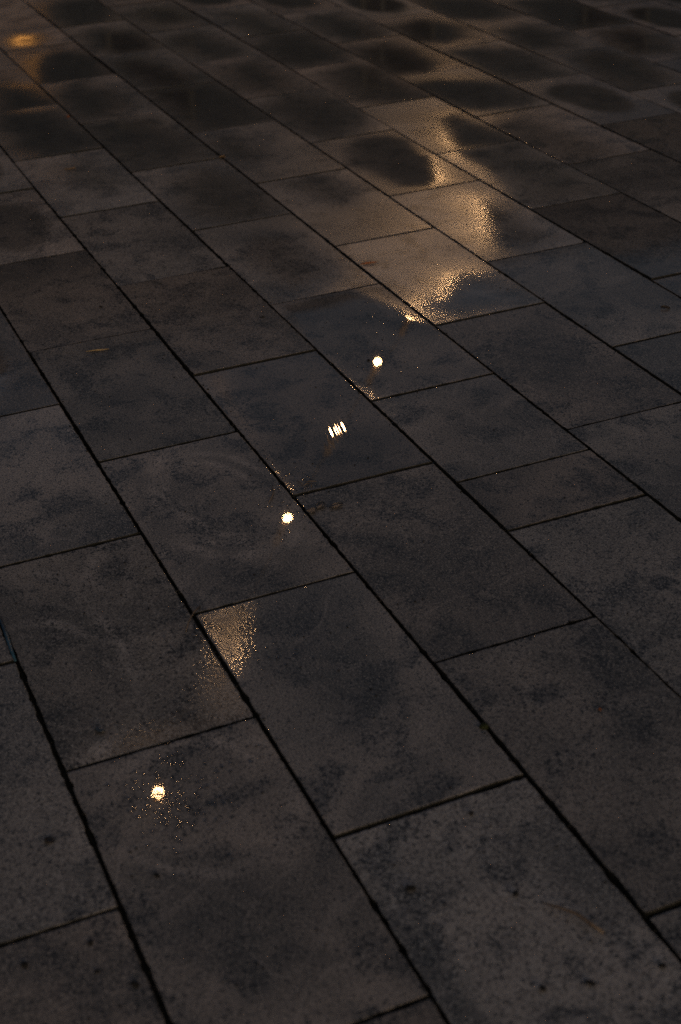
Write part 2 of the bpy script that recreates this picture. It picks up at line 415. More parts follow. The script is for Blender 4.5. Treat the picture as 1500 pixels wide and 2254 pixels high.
def slab_mesh(k, i, xa, xb, ya, yb, cell=0.011, depth=0.045, rnd=None):
    """one paving slab: fine top grid with worn, slightly chipped arrises, sides and underside; local origin at its low corner"""
    nx = max(4, int(round((xb - xa) / cell))); ny = max(4, int(round((yb - ya) / cell)))
    W, H = xb - xa, yb - ya
    dz, tx, ty = rnd
    V, F, A, E = [], [], [], []
    XS = [0.0, 0.0035] + [W * a / nx for a in range(1, nx)] + [W - 0.0035, W]
    YS = [0.0, 0.0035] + [H * a / ny for a in range(1, ny)] + [H - 0.0035, H]
    nx, ny = len(XS) - 1, len(YS) - 1
    def top(lx, ly): return dz + tx * (lx - W / 2) + ty * (ly - H / 2)
    x0, y0 = slab_corner(k, i)
    b = 0.0025
    # ring structure: index grid (nx+1)*(ny+1); border verts are pulled in and lowered
    for a in range(nx + 1):
        for c in range(ny + 1):
            lx, ly = XS[a], YS[c]
            ex = a in (0, nx); ey = c in (0, ny)
            z = top(lx, ly)
            wx, wy = xa + lx, ya + ly
            chip = max(0.0, noise.noise(Vector((wx * 60, wy * 60, 3.3))) - 0.10) * 0.006 + max(0.0, noise.noise(Vector((wx * 140, wy * 140, 1.7)))) * 0.0018 + abs(noise.noise(Vector((wx * 17, wy * 17, 8.1)))) * 0.0012
            px, py = lx, ly
            if ex: px += (chip if a == 0 else -chip)
            if ey: py += (chip if c == 0 else -chip)
            if ex or ey: pass
            V.append((px, py, z))
            A.append(film_at(k, i, wx - x0, wy - y0, wx, wy)); E.append(1.0 if ex or ey else 0.0)
    def id_(a, c): return a * (ny + 1) + c
    for a in range(nx):
        for c in range(ny):
            F.append((id_(a, c), id_(a + 1, c), id_(a + 1, c + 1), id_(a, c + 1)))
    n_top = len(F)
    ring = [id_(a, 0) for a in range(nx)] + [id_(nx, c) for c in range(ny)] + [id_(a, ny) for a in range(nx, 0, -1)] + [id_(0, c) for c in range(ny, 0, -1)]
    base = len(V)
    for r in ring:
        V.append((V[r][0], V[r][1], -depth)); A.append(0.6); E.append(1.0)
    m = len(ring)
    for q in range(m):
        q2 = (q + 1) % m
        F.append((ring[q2], ring[q], base + q, base + q2))
    F.append(tuple(base + q for q in range(m - 1, -1, -1)))
    me = mesh_from("paving_stone", V, F)
    at = me.attributes.new("film", 'FLOAT', 'POINT')
    at.data.foreach_set("value", A)
    me.attributes.new("coating", 'FLOAT', 'POINT').data.foreach_set("value", [coat_at(k, i, xa + p[0]) for p in V])
    me.attributes.new("grime", 'FLOAT', 'POINT').data.foreach_set("value", [grime_at(k, i, xa + p[0] - x0, ya + p[1] - y0) for p in V])
    me.attributes.new("stain", 'FLOAT', 'POINT').data.foreach_set("value", [stain_at(k, i, xa + p[0] - x0, ya + p[1] - y0) for p in V])
    me.attributes.new("soak_shade", 'FLOAT', 'POINT').data.foreach_set("value", [soak_shade_at(xa + p[0]) for p in V])
    me.attributes.new("ripple", 'FLOAT', 'POINT').data.foreach_set("value", [max(0.0, 1 - math.hypot(xa + p[0] - 2.549, ya + p[1] + 1.039) / 0.11) if (k, i) == (1, 2) else 0.0 for p in V])
    me.attributes.new("edge", 'FLOAT', 'POINT').data.foreach_set("value", E)
    me.polygons.foreach_set("use_smooth", [q < n_top for q in range(len(F))])
    return me

VISIBLE = [
    (-2, -1), (-2, 0), (-2, 1), (-1, -1), (-1, 0), (-1, 1), (-1, 2), (-1, 3), (0, -1), (0, 0), (0, 1), (0, 2),
    (0, 3), (0, 4), (0, 5), (1, -1), (1, 0), (1, 1), (1, 2), (1, 3), (1, 4), (1, 5), (1, 6), (1, 7), (1, 8),
    (2, 0), (2, 1), (2, 2), (2, 3), (2, 4), (2, 5), (2, 6), (2, 7), (2, 8), (2, 9), (3, 1), (3, 2), (3, 3),
    (3, 4), (3, 5), (3, 6), (3, 7), (3, 8), (3, 9), (3, 10), (4, 1), (4, 2), (4, 3), (4, 4), (4, 5), (4, 6),
    (4, 7), (4, 8), (4, 9), (5, 2), (5, 3), (5, 4), (5, 5), (5, 6), (5, 7), (5, 8), (5, 9), (6, 3), (6, 4),
    (6, 5), (6, 6), (6, 7), (6, 8), (7, 4), (7, 5), (7, 6), (7, 7), (7, 8), (8, 4), (8, 5), (8, 6), (8, 7),
    (9, 5), (9, 6), (9, 7), (9, 8), (10, 5), (10, 6), (10, 7), (11, 7),
]
GAP = 0.0042
LABELS = {}
LABELS = {
    (-2, -1): "slab filling the bottom left corner, pitted with small dark holes",
    (-2, 0): "slab on the left edge carrying the round dark leaf and a dark oval stain",
    (-2, 1): "sliver of slab on the left edge beside the narrow blue strip",
    (-1, -1): "small slab corner at the bottom edge, below the slab with the lowest lamp sparkle",
    (-1, 0): "long slab with the lowest lamp sparkle inside a ring-shaped stain",
    (-1, 1): "slab with pale swirling stains and a dark pebble near its lower left corner",
    (-1, 2): "dark slab on the left edge, directly above the slab with swirls and pebble",
    (-1, 3): "plain slab on the left edge, second above the slab with swirls and pebble",
    (0, -1): "slab with the curved dry stalk lying across it, bottom right",
    (0, 0): "large slab whose upper left corner glows gold in a grainy triangle",
    (0, 1): "slab with the round lamp reflection and curved water marks, above the gold triangle",
    (0, 2): "matt slab with the pale straw lying on it",
    (0, 3): "matt slab with dark crumbs, directly above the slab with the pale straw",
    (0, 4): "left-edge slab two above the one with the pale straw, faint damp patch",
    (0, 5): "slab sliver on the left edge three above the one with the pale straw",
    (1, -1): "slab corner just showing at the right edge near the bottom",
    (1, 0): "slab on the right edge below the joint with one orange leaf crumb on it",
    (1, 1): "slab with the torn black leaf scraps near its left corner",
    (1, 2): "slab with the striped lamp reflection and glinting crumbs at its lower corner",
    (1, 3): "matt brown slab directly above the slab with the striped lamp reflection",
    (1, 4): "slab second above the striped lamp reflection, pale edges and plain middle",
    (1, 5): "slab with a pale leaf and a soft dark patch, third above the striped reflection",
    (1, 6): "very dark soaked slab on the left with a tiny reddish leaf at its top corner",
    (1, 7): "dark slab on the left edge directly above the soaked slab with the reddish leaf",
    (1, 8): "slab corner on the left edge below the orange glow",
    (2, 0): "slab on the right edge below the cut slab pair",
    (2, 2): "slab with the topmost round lamp reflection on its water film",
    (2, 3): "slab with a dark middle and brown rim, directly above the topmost round lamp reflection",
    (2, 4): "dark slab second above the one with the topmost round lamp reflection",
    (2, 5): "soaked black slab ending in a thick black joint at its lower corner",
    (2, 6): "slab with a pale right corner, directly above the soaked slab with the thick joint",
    (2, 7): "slab with orange light on its left rim round a big black oval",
    (2, 8): "slab with the strongest orange light above a small black oval",
    (2, 9): "slab in the top left corner with a dull orange sheen",
    (3, 1): "slab on the right edge, directly below the dark cloudy slab right of the lamp reflections",
    (3, 2): "dark cloudy slab right of the topmost round lamp reflection",
    (3, 3): "slab half golden glare and half black water with a scalloped edge",
    (3, 4): "brown slab with a small dark smudge, directly above the scalloped golden slab",
    (3, 5): "pinkish grey slab with a small leaf at its left corner",
    (3, 6): "black soaked slab with a thick joint along its upper right side",
    (3, 7): "slab directly above the black soaked one with the thick upper joint",
    (3, 8): "slab with a dark oval, two above the black soaked one with the thick upper joint",
    (3, 9): "slab on the top edge with a large black oval beside the orange light",
    (3, 10): "tip of a slab on the top edge near the left corner",
    (4, 1): "slab on the right edge just right of the dark cloudy slab",
    (4, 2): "even dark slab right of the scalloped golden slab",
    (4, 3): "slab with the upper patch of golden glare ending in grainy black water",
    (4, 4): "slab with a sharp black puddle rimmed in gold, above the upper golden glare",
    (4, 5): "slab with a large soft dark patch, directly above the gold-rimmed black puddle",
    (4, 6): "slab with a greenish dark oval, two above the gold-rimmed black puddle",
    (4, 7): "slab with a faint dark oval, three above the gold-rimmed black puddle",
    (4, 8): "slab near the top edge, four above the gold-rimmed black puddle",
    (4, 9): "slab tip at the top edge, five above the gold-rimmed black puddle",
    (5, 2): "slab tip on the right edge, level with the scalloped golden slab",
    (5, 3): "dark slab on the right edge, directly right of the upper golden glare",
    (5, 4): "slab with a wide black wet area and a brown band along its left side",
    (5, 5): "golden brown slab with a dark wet right end, next to the gold-rimmed puddle",
    (5, 6): "slab with a long dark patch, directly above the golden brown slab with the wet end",
    (5, 7): "slab with a wide dark patch, two above the golden brown slab with the wet end",
    (5, 8): "slab with a soft dark patch, three above the golden brown slab with the wet end",
    (5, 9): "slab on the top edge, four above the golden brown slab with the wet end",
    (6, 3): "dry grey slab on the right edge, beyond the dark wet slab with the brown band",
    (6, 4): "brown slab just right of the black oval with the thick joint below it",
    (6, 5): "slab with a wide black oval and a thick black joint below it",
    (6, 6): "slab with a black oval, directly above the one with the thick black joint below",
    (6, 7): "slab with a dark oval, two above the one with the thick black joint below",
    (6, 8): "slab on the top edge, three above the one with the thick black joint below",
    (7, 4): "grey slab on the right edge with thick joint along its top",
    (7, 5): "light grey dry slab near the right edge, thick joint along its lower side",
    (7, 6): "slab with a mottled blue-black patch, directly above the light grey dry slab",
    (7, 7): "slab with a small round black patch in brown, two above the light grey dry slab",
    (7, 8): "brown slab on the top edge, three above the light grey dry slab",
    (8, 4): "slab tip on the right edge beyond the light grey dry slab",
    (8, 5): "black slab near the right edge, next above the light grey dry slab",
    (8, 6): "brown-rimmed dark oval slab, directly above the black slab near right edge",
    (8, 7): "top edge slab with a black oval, two above the black slab near right",
    (9, 5): "slab tip on the right edge, just below the last black oval in the corner",
    (9, 6): "near-black slab with an oval patch, below the top right corner",
    (9, 7): "slab with a long black patch on the top edge, right of centre",
    (9, 8): "tip of a brown slab on the top edge, right of centre",
    (10, 5): "thin slab tip on the right edge, second below the top right corner",
    (10, 6): "near-black slab just left of the top right corner",
    (10, 7): "slab piece on the top edge, next to the top right corner slab",
    (11, 7): "slab piece filling the top right corner",
    "cut_near": "short cut slab, the lower piece of a pair with a hairline joint",
    "cut_far": "longer cut slab above the hairline joint, right of the striped reflection",
}
BULB_LABELS = [
    "lit bulb mirrored as the lowest sparkle on the ringed slab",
    "lit bulb mirrored in the gold triangle on the large lower slab",
    "lit bulb mirrored as the round spot above the gold triangle",
    "lit bulb mirrored as four slanted stripes on the water film",
    "lit bulb mirrored as the topmost round spot on the slabs",
    "lit bulb mirrored as the grainy sparkle at the joint below the scalloped glare",
    "lit bulb mirrored as the scalloped golden glare",
    "lit bulb mirrored as the upper golden glare",
    "lit bulb mirrored along the brown band of the dark wet slab",
    "lit bulb mirrored as the brown sheen between the far black ovals",
]

def add_slab(k, i, xa, xb, ya, yb, label):
    rr = random.Random(k * 131 + i * 17 + int(xa * 100))
    if (k, i) in FLAT:
        rnd = (0.0, 0.0, 0.0)
    else:
        rnd = (rr.uniform(-0.0018, 0.0018), rr.uniform(-1, 1) * 0.003, rr.uniform(-1, 1) * 0.005)
    me = slab_mesh(k, i, xa, xb, ya, yb, 0.011 if xa < 4 else 0.016, 0.040, rnd)
    o = link("paving_stone", me, PAVING, None, (xa, ya, 0))
    tag(o, label, "paving slab", "paving slabs of the wet square")
    return o

done = set()
for k, i in VISIBLE:
    done.add((k, i))
    x0, y0 = slab_corner(k, i)
    j = random.Random(k * 7 + i * 3)
    xa, xb = x0 + GAP / 2 + j.uniform(-0.0012, 0.0012), x0 + STEP - GAP / 2 + j.uniform(-0.0012, 0.0012)
    ya, yb = y0 + GAP / 2 + j.uniform(-0.001, 0.001), y0 + COURSE - GAP / 2 + j.uniform(-0.001, 0.001)
    lab = LABELS.get((k, i), "grey concrete paving slab")
    if (k, i) == (2, 1):
        xc = 1.580 * S
        add_slab(k, i, xa, xc - 0.0008, ya, yb, LABELS.get("cut_near"))
        add_slab(k, i, xc + 0.0008, xb, ya, yb, LABELS.get("cut_far"))
    else:
        add_slab(k, i, xa, xb, ya, yb, lab)

# the square goes on beyond the frame: the same bond, one sheet of slabs
V, F, A = [], [], []
for k in range(-34, 44):
    for i in range(-22, 34):
        if (k, i) in done: continue
        x0, y0 = slab_corner(k, i)
        if abs(x0 - 3) > 12 or abs(y0 + 1.5) > 11: continue
        near = -1 < x0 < 9 and -6 < y0 < 3
        nx, ny = (8, 5) if near else (1, 1)
        g = GAP / 2; W, H = STEP - GAP, COURSE - GAP
        b = len(V); dz = random.uniform(-0.0015, 0.0015)
        for a in range(nx + 1):
            for c in range(ny + 1):
                V.append((x0 + g + W * a / nx, y0 + g + H * c / ny, dz))
                u, v = a / nx - 0.5, c / ny - 0.5
                A.append(max(0.1, 0.95 - (u * u + v * v) * 4.5) if near else 0.35)
        for a in range(nx):
            for c in range(ny):
                q = b + a * (ny + 1) + c
                F.append((q, q + ny + 1, q + ny + 2, q + 1))
        cs = [b, b + nx * (ny + 1), b + nx * (ny + 1) + ny, b + ny]
        e = len(V)
        for q in cs:
            V.append((V[q][0], V[q][1], -0.04)); A.append(0.5)
        for q in range(4):
            F.append((cs[(q + 1) % 4], cs[q], e + q, e + (q + 1) % 4))
me = mesh_from("pavement", V, F, False)
me.attributes.new("film", 'FLOAT', 'POINT').data.foreach_set("value", A)
me.attributes.new("soak_shade", 'FLOAT', 'POINT').data.foreach_set("value", [soak_shade_at(p[0]) for p in V])
me.attributes.new("coating", 'FLOAT', 'POINT').data.foreach_set("value", [coat_at(99, 0, p[0]) for p in V])
tag(link("pavement", me, PAVING), "rest of the paved square around the near slabs", "pavement", kind="structure")

# ------------------------------------------------------------------ string of lamps whose reflections lie on the wet slabs
LAMP_H = 2.8
MIRROR = [(1.631, -0.367), (1.926, -0.579), (2.262, -0.815), (2.549, -1.039), (2.809, -1.25), (3.024, -1.437), (3.246, -1.637), (3.468, -1.842),
          (3.926, -1.992)]
def emit(name, col, strength):
    t = NT(name)
    e = t.node("ShaderNodeEmission")
    e.inputs["Color"].default_value = col + (1,)
    e.inputs["Strength"].default_value = strength
    return t.out(e.outputs[0])
GLOW = emit("lit_frosted_bulb_glass", (1.0, 0.56, 0.25), BULB_POWER)
SOCK = simple("lamp_socket_plastic", (0.65, 0.50, 0.38), 0.5)
CABLE = simple("black_cable_rubber", (0.02, 0.02, 0.02), 0.6)
STEEL = simple("dark_painted_steel", (0.03, 0.03, 0.032), 0.6)
def globe_profile(r):
    pr = []
    for a in range(0, 13):
        t = -math.pi / 2 + math.pi * 0.86 * a / 12
        pr.append((max(0.0005, r * math.cos(t)), r * math.sin(t)))
    return pr
f_ = (CAM_H + LAMP_H) / CAM_H
pts = [Vector((x * f_, y * f_, LAMP_H)) for x, y in MIRROR]
ORD = ["lowest", ]
cab = []
for n_, p in enumerate(pts):
    fil = False
    root = bpy.data.objects.new("light_bulb", None)
    scene.collection.objects.link(root)
    root.location = p
    tag(root, None, "light bulb", "bulbs of the string of lights")
    root["label"] = BULB_LABELS[n_]
    r = 0.022
    v, f = lathe(globe_profile(r))
    link("glass", mesh_from("glass", v, f), CLEAR if fil else GLOW, root)
    v, f = lathe([(0.014, r * 0.86), (0.016, r * 0.9 + 0.012), (0.018, r * 0.9 + 0.05), (0.022, r * 0.9 + 0.11), (0.026, r * 0.9 + 0.16), (0.008, r * 0.9 + 0.18)], 16)
    link("socket", mesh_from("socket", v, f), SOCK, root)
    lean = (Vector((0, 0, 1)) * 0.9 + Vector((0.397, 0.917, 0)) * 0.40).normalized()
    root.rotation_euler = lean.to_track_quat('Z', 'Y').to_euler()
    cab.append(p + lean * (r * 0.9 + 0.175))
path = []
d0 = (cab[0] - cab[1]); d1 = (cab[-1] - cab[-2])
cab = [cab[0] + d0 * 1.4 + Vector((0, 0, 0.25))] + cab + [cab[-1] + d1 * 3.0 + Vector((0, 0, 0.25))]
for a, c in zip(cab[:-1], cab[1:]):
    for q in range(4):
        t = q / 4
        path.append(a.lerp(c, t) - Vector((0, 0, 0.06 * 4 * t * (1 - t) * 0.0)))
path.append(cab[-1])
v, f = tube(path, 0.004, 6)
tag(link("string_light_cable", mesh_from("string_light_cable", v, f), CABLE), "black cable that carries the warm bulbs mirrored in the wet slabs", "cable")
for q, e in enumerate((cab[0], cab[-1])):
    root = bpy.data.objects.new("cable_post", None)
    scene.collection.objects.link(root)
    root.location = (e.x, e.y, -0.01)
    tag(root, ("steel post holding the near end of the bulb string", "steel post holding the far end of the bulb string")[q], "post", "posts of the string of lights")
    v, f = lathe([(0.04, 0.0), (0.04, 2.0), (0.034, e.z + 0.05), (0.02, e.z + 0.10)], 16)
    link("pole", mesh_from("pole", v, f), STEEL, root)
    v, f = lathe([(0.11, 0.012), (0.11, 0.03), (0.05, 0.035), (0.045, 0.07)], 20)
    link("base_plate", mesh_from("base_plate", v, f), STEEL, root)

# ------------------------------------------------------------------ unseen block added across the square to darken what the far slabs mirror
BRICK = simple("dark_slate_facade", (0.030, 0.038, 0.052), 0.85, 0.2, 0.3, 4.0)
ROOF = simple("slate_roof", (0.022, 0.023, 0.027), 0.7, 0.3, 0.3, 3.0)
FRAME = simple("painted_window_frame", (0.035, 0.034, 0.034), 0.7)
DARKGLASS = simple("unlit_window_glass", (0.012, 0.012, 0.013), 0.7, 0.1, 0.1)
DOORM = simple("dark_green_door_paint", (0.02, 0.04, 0.03), 0.4)
def boxv(a, b):
    (x0, y0, z0), (x1, y1, z1) = a, b
    return ([(x0, y0, z0), (x1, y0, z0), (x1, y1, z0), (x0, y1, z0), (x0, y0, z1), (x1, y0, z1), (x1, y1, z1), (x0, y1, z1)],
            [(3, 2, 1, 0), (4, 5, 6, 7), (0, 1, 5, 4), (1, 2, 6, 5), (2, 3, 7, 6), (3, 0, 4, 7)])
def box(name, a, b, m_, parent): return link(name, mesh_from(name, *boxv(a, b), smooth=False), m_, parent)
bd = bpy.data.objects.new("unseen_building", None); scene.collection.objects.link(bd)
bd.location = (24, -9.3, 0)
tag(bd, "unseen slate-grey block added to darken what the far wet slabs mirror", "unseen_building")
box("wall", (0, -32, 0), (10, 32, 8.0), BRICK, bd)
v = [(-0.5, -32.5, 8.0), (10.5, -32.5, 8.0), (10.5, 32.5, 8.0), (-0.5, 32.5, 8.0), (5, -32.5, 11.6), (5, 32.5, 11.6)]
link("roof", mesh_from("roof", v, [(0, 1, 2, 3), (0, 3, 5, 4), (1, 4, 5, 2), (0, 4, 1), (3, 2, 5)], False), ROOF, bd)
for fl in range(2):
    for q in range(14):
        y = -29 + q * 4.4
        if fl == 0 and q == 7:
            box("door", (-0.05, y, 0), (0.05, y + 1.2, 2.4), DOORM, bd); continue
        w_ = box("window", (-0.06, y, 0.9 + fl * 2.9), (0.04, y + 1.4, 2.7 + fl * 2.9), FRAME, bd)
        box("pane", (-0.075, y + 0.1, 1.0 + fl * 2.9), (-0.058, y + 1.3, 2.6 + fl * 2.9), DARKGLASS, w_)
LM = (6.85, -1.345)      # where its light lies on the slabs
LANTERN_H = (23.7 / LM[0] - 1) * CAM_H
LANTERN = (23.7, LM[1] * 23.7 / LM[0], LANTERN_H)

# ------------------------------------------------------------------ amber lantern on the added facade, mirrored as the orange sheen on the far left slabs
lan = bpy.data.objects.new("wall_lantern", None); scene.collection.objects.link(lan)
lan.location = LANTERN
tag(lan, "amber lantern on the dark facade, mirrored as orange light on the far slabs", "lantern")
AMBER = emit("lit_amber_lantern_glass", (1.0, 0.42, 0.09), LANTERN_POWER)
v, f = lathe([(0.12, -0.30), (0.16, -0.12), (0.18, 0.12), (0.12, 0.15)], 8)
link("glass", mesh_from("glass", v, f, False), AMBER, lan)
v, f = lathe([(0.18, 0.15), (0.17, 0.17), (0.05, 0.26), (0.01, 0.30)], 8)
link("cap", mesh_from("cap", v, f, False), CABLE, lan)
v, f = tube([(0, 0, 0.28), (0.08, 0, 0.34), (0.30, 0, 0.30)], 0.015, 8)
link("bracket", mesh_from("bracket", v, f), CABLE, lan)

# ------------------------------------------------------------------ small things lying on the slabs
rnd = random.Random(21)
LEAF_DARK = simple("wet_brown_leaf", (0.022, 0.014, 0.009), 0.45, 0.4, 0.4, 200.0)
LEAF_PALE = simple("dry_tan_leaf", (0.16, 0.10, 0.05), 0.7, 0.3, 0.3, 200.0)
LEAF_RED = simple("reddish_leaf", (0.22, 0.075, 0.03), 0.6, 0.3, 0.3, 200.0)
LEAF_BLACK = simple("rotten_black_leaf", (0.009, 0.010, 0.012), 0.35, 0.5, 0.3, 200.0)
STRAW = simple("pale_straw", (0.24, 0.17, 0.09), 0.55, 0.4, 0.2, 300.0)
STALK = simple("brown_stalk", (0.10, 0.07, 0.05), 0.5, 0.4, 0.3, 300.0)
MOSSM = simple("joint_moss", (0.018, 0.022, 0.010), 0.9, 0.1, 0.5, 400.0)
PEB = simple("dark_wet_pebble", (0.012, 0.012, 0.013), 0.25, 0.5, 0.4, 300.0, 0.0, 1.0)
BLUE = simple("blue_plastic", (0.012, 0.045, 0.075), 0.45, 0.5, 0.4, 150.0)
SOIL = simple("dark_soil", (0.010, 0.009, 0.009), 0.8, 0.2, 0.4, 300.0)

def leaf_mesh(name, length, width, curl, seed):
    r = random.Random(seed)
    V, F = [], []
    n, m = 12, 6
    for layer in (0, 1):
        for a in range(n + 1):
            t = a / n
            w = width * math.sin(math.pi * min(1, t ** 0.8)) * (1 + 0.25 * r.uniform(-1, 1)) + 0.0004
            for c in range(m + 1):
                s = c / m * 2 - 1
                z = 0.0012 + curl * (s * s * 0.8 + 0.5 * math.sin(t * 4 + seed)) * length * 0.25 + abs(s) * curl * 0.002
                V.append(((t - 0.5) * length, s * w / 2, max(0.0009, z) - layer * 0.0006))
    k = (n + 1) * (m + 1)
    for a in range(n):
        for c in range(m):
            q = a * (m + 1) + c
            F.append((q, q + m + 1, q + m + 2, q + 1))
            F.append((k + q, k + q + 1, k + q + m + 2, k + q + m + 1))
    rim = [a * (m + 1) for a in range(n + 1)] + [n * (m + 1) + c for c in range(1, m + 1)] + [a * (m + 1) + m for a in range(n - 1, -1, -1)] + [c for c in range(m - 1, 0, -1)]
    for q in range(len(rim)):
        p, p2 = rim[q], rim[(q + 1) % len(rim)]
        F.append((p, k + p, k + p2, p2))
    return mesh_from(name, V, F)

def lump(name, r, squash, seed, z0=0.0):
    bm = bmesh.new()
    bmesh.ops.create_icosphere(bm, subdivisions=3, radius=r)
    for q in bm.verts:
        d = noise.noise(q.co * (1.1 / r) + Vector((seed, 0, 0))) * 0.35
        q.co = q.co * (1 + d)
        q.co.z = q.co.z * squash + r * squash * 0.75
    me = bpy.data.meshes.new(name); bm.to_mesh(me); bm.free()
    me.polygons.foreach_set("use_smooth", [True] * len(me.polygons))
    return me

def put(name, me, m, x, y, rz, label, cat, group=None, z=0.0008):
    o = link(name, me, m, None, (x, y, z))
    o.rotation_euler = (0, 0, rz)
    return tag(o, label, cat, group)

put("fallen_leaf", leaf_mesh("fallen_leaf", 0.016, 0.012, 0.5, 1), LEAF_DARK, 1.597, -0.199, 0.4, "round dark brown leaf on the left edge slab with the oval stain", "leaf", "leaves on the slabs")
put("fallen_leaf", leaf_mesh("fallen_leaf", 0.035, 0.011, 0.3, 2), LEAF_PALE, 4.559, -0.995, 1.3, "pale narrow leaf on the far left slab with a soft dark patch", "leaf", "leaves on the slabs")
put("fallen_leaf", leaf_mesh("fallen_leaf", 0.018, 0.012, 0.5, 3), LEAF_RED, 5.147, -1.14, 0.2, "tiny reddish leaf by the top corner of the dark soaked slab", "leaf", "leaves on the slabs")
put("fallen_leaf", leaf_mesh("fallen_leaf", 0.030, 0.014, 0.5, 4), LEAF_PALE, 4.433, -1.455, 2.2, "small tan leaf caught at the left corner of a pinkish grey slab", "leaf", "leaves on the slabs")
put("fallen_leaf", leaf_mesh("fallen_leaf", 0.022, 0.009, 0.6, 5), LEAF_DARK, 2.763, -1.982, 1.0, "small dark curled leaf on the slab right of the lamp reflections", "leaf", "leaves on the slabs")
put("leaf_crumb", leaf_mesh("leaf_crumb", 0.006, 0.005, 0.6, 6), LEAF_RED, 1.516, -1.026, 0.3, "orange leaf crumb alone on the slab at lower right", "leaf")
put("leaf_scrap", leaf_mesh("leaf_scrap", 0.022, 0.020, 0.2, 7), LEAF_BLACK, 2.263, -0.862, 0.9, "torn black leaf scrap nearest the long joint", "leaf", "torn black leaf scraps")
put("leaf_scrap", leaf_mesh("leaf_scrap", 0.026, 0.018, 0.25, 8), LEAF_BLACK, 2.272, -0.885, 2.3, "middle one of the torn black leaf scraps", "leaf", "torn black leaf scraps")
put("leaf_scrap", leaf_mesh("leaf_scrap", 0.030, 0.016, 0.2, 9), LEAF_BLACK, 2.259, -0.912, 1.7, "torn black leaf scrap farthest from the long joint", "leaf", "torn black leaf scraps")

def stick(name, pts_, r, m, label, cat, group=None, sides=8):
    v, f = tube([Vector(p) for p in pts_], r, sides)
    o = link(name, mesh_from(name, v, f), m)
    return tag(o, label, cat, group)
stick("straw", [(3.173, -0.674, 0.003), (3.167, -0.70, 0.0035), (3.160, -0.726, 0.003)], [0.0008, 0.0022, 0.0008], STRAW, "pale straw lying on a matt slab at the left", "straw")
stick("grass_stalk", [(2.052, -0.572, 0.002), (2.025, -0.553, 0.012), (2.005, -0.537, 0.010), (1.985, -0.525, 0.004)], [0.0014, 0.0013, 0.0011, 0.0006], STALK, "thin bent grass stalk sticking out of the joint by the gold triangle", "grass stalk")
stick("dry_stalk", [(1.207, -0.748, 0.003), (1.190, -0.760, 0.006), (1.168, -0.776, 0.007), (1.148, -0.783, 0.006), (1.128, -0.791, 0.004)], [0.0008, 0.0016, 0.0022, 0.0026, 0.0018], STALK, "curved dry brown stalk on the slab at lower right", "stalk")
stick("grass_stalk", [(2.385, -0.832, 0.002), (2.36, -0.826, 0.004), (2.34, -0.814, 0.004), (2.326, -0.802, 0.002)], [0.0005, 0.0012, 0.0013, 0.0005], STALK, "thin curved grass stalk just left of the joint by the glinting crumbs", "grass stalk")
stick("twig", [(3.374, -1.460, 0.003), (3.370, -1.478, 0.004), (3.366, -1.502, 0.003)], [0.0012, 0.003, 0.0012], LEAF_RED, "short reddish twig on the slab with scalloped golden glare", "twig")
for q, (x, y, a, L_) in enumerate([(2.372, -0.885, 0.3, 0.018), (2.360, -0.893, 1.9, 0.016), (2.366, -0.905, 1.2, 0.022), (2.352, -0.901, 2.6, 0.012)]):
    c_, s_ = math.cos(a) * L_ / 2, math.sin(a) * L_ / 2
    stick("twig_fragment", [(x - c_, y - s_, 0.002), (x, y, 0.0035), (x + c_, y + s_, 0.002)], [0.0006, 0.001, 0.0006], STALK,
          ("topmost", "leftmost", "rightmost", "lowest")[q] + " of the twig fragments below the striped lamp reflection", "twig", "twig fragments below the striped reflection")
# the blue strip pressed against a slab edge at the left
v, f = tube([(2.175, -0.2555, 0.0015), (2.11, -0.2545, 0.003), (2.07, -0.2525, 0.002), (2.035, -0.2520, 0.0015)], [0.002, 0.0035, 0.003, 0.002], 8, 0.5)
tag(link("plastic_strip", mesh_from("plastic_strip", v, f), BLUE), "narrow blue strip pressed into the joint at the left edge", "strip")
put("pebble", lump("pebble", 0.0055, 0.7, 3.0), PEB, 1.800, -0.327, 0.7, "dark wet pebble on the slab with pale swirls", "pebble")
bpy.context.scene.objects["pebble"].scale = (1.6, 0.9, 1.0)
put("moss_tuft", lump("moss_tuft", 0.007, 0.6, 9.0), MOSSM, 1.558, -0.851, 0.0, "dark moss tuft on the edge of the long joint at lower right", "moss", None, -0.002)
CR = [(3.423, -0.779, "beside the far end of the slab above the straw"), (3.169, -1.11, "on the matt brown slab above the striped reflection"),
      (1.391, -0.118, "at the bottom left corner, nearest the left edge"), (1.391, -0.202, "on the bottom left slab, just under its upper joint"),
      (1.302, -0.234, "on the bottom left slab, closest to the long joint"), (1.342, -0.197, "in the middle of the bottom left slab"),
      (1.303, -0.608, "on the lowest slab, just left of the long joint"), (1.085, -0.679, "below the dry curved stalk, leftmost of its slab"),
      (1.068, -0.735, "below the dry curved stalk, in the middle of its slab"), (1.054, -0.828, "near the right end of the slab with the dry stalk"),
      (1.397, -0.746, "near the upper corner of the slab with the dry stalk"), (1.236, -0.726, "beside the tip of the dry curved stalk"),
      (1.470, -0.314, "in the dark stain below the lowest lamp sparkle"), (2.825, -1.235, "left of the topmost round lamp reflection")]
for q, (x, y, t) in enumerate(CR):
    o = put("soil_crumb", lump("soil_crumb", rnd.uniform(0.0028, 0.0045), 0.5, q * 2.7), SOIL, x, y, rnd.uniform(0, 6), "dark soil crumb " + t, "crumb", "soil crumbs on the slabs")
    o.scale = (rnd.uniform(1.0, 1.8), 1, 1)

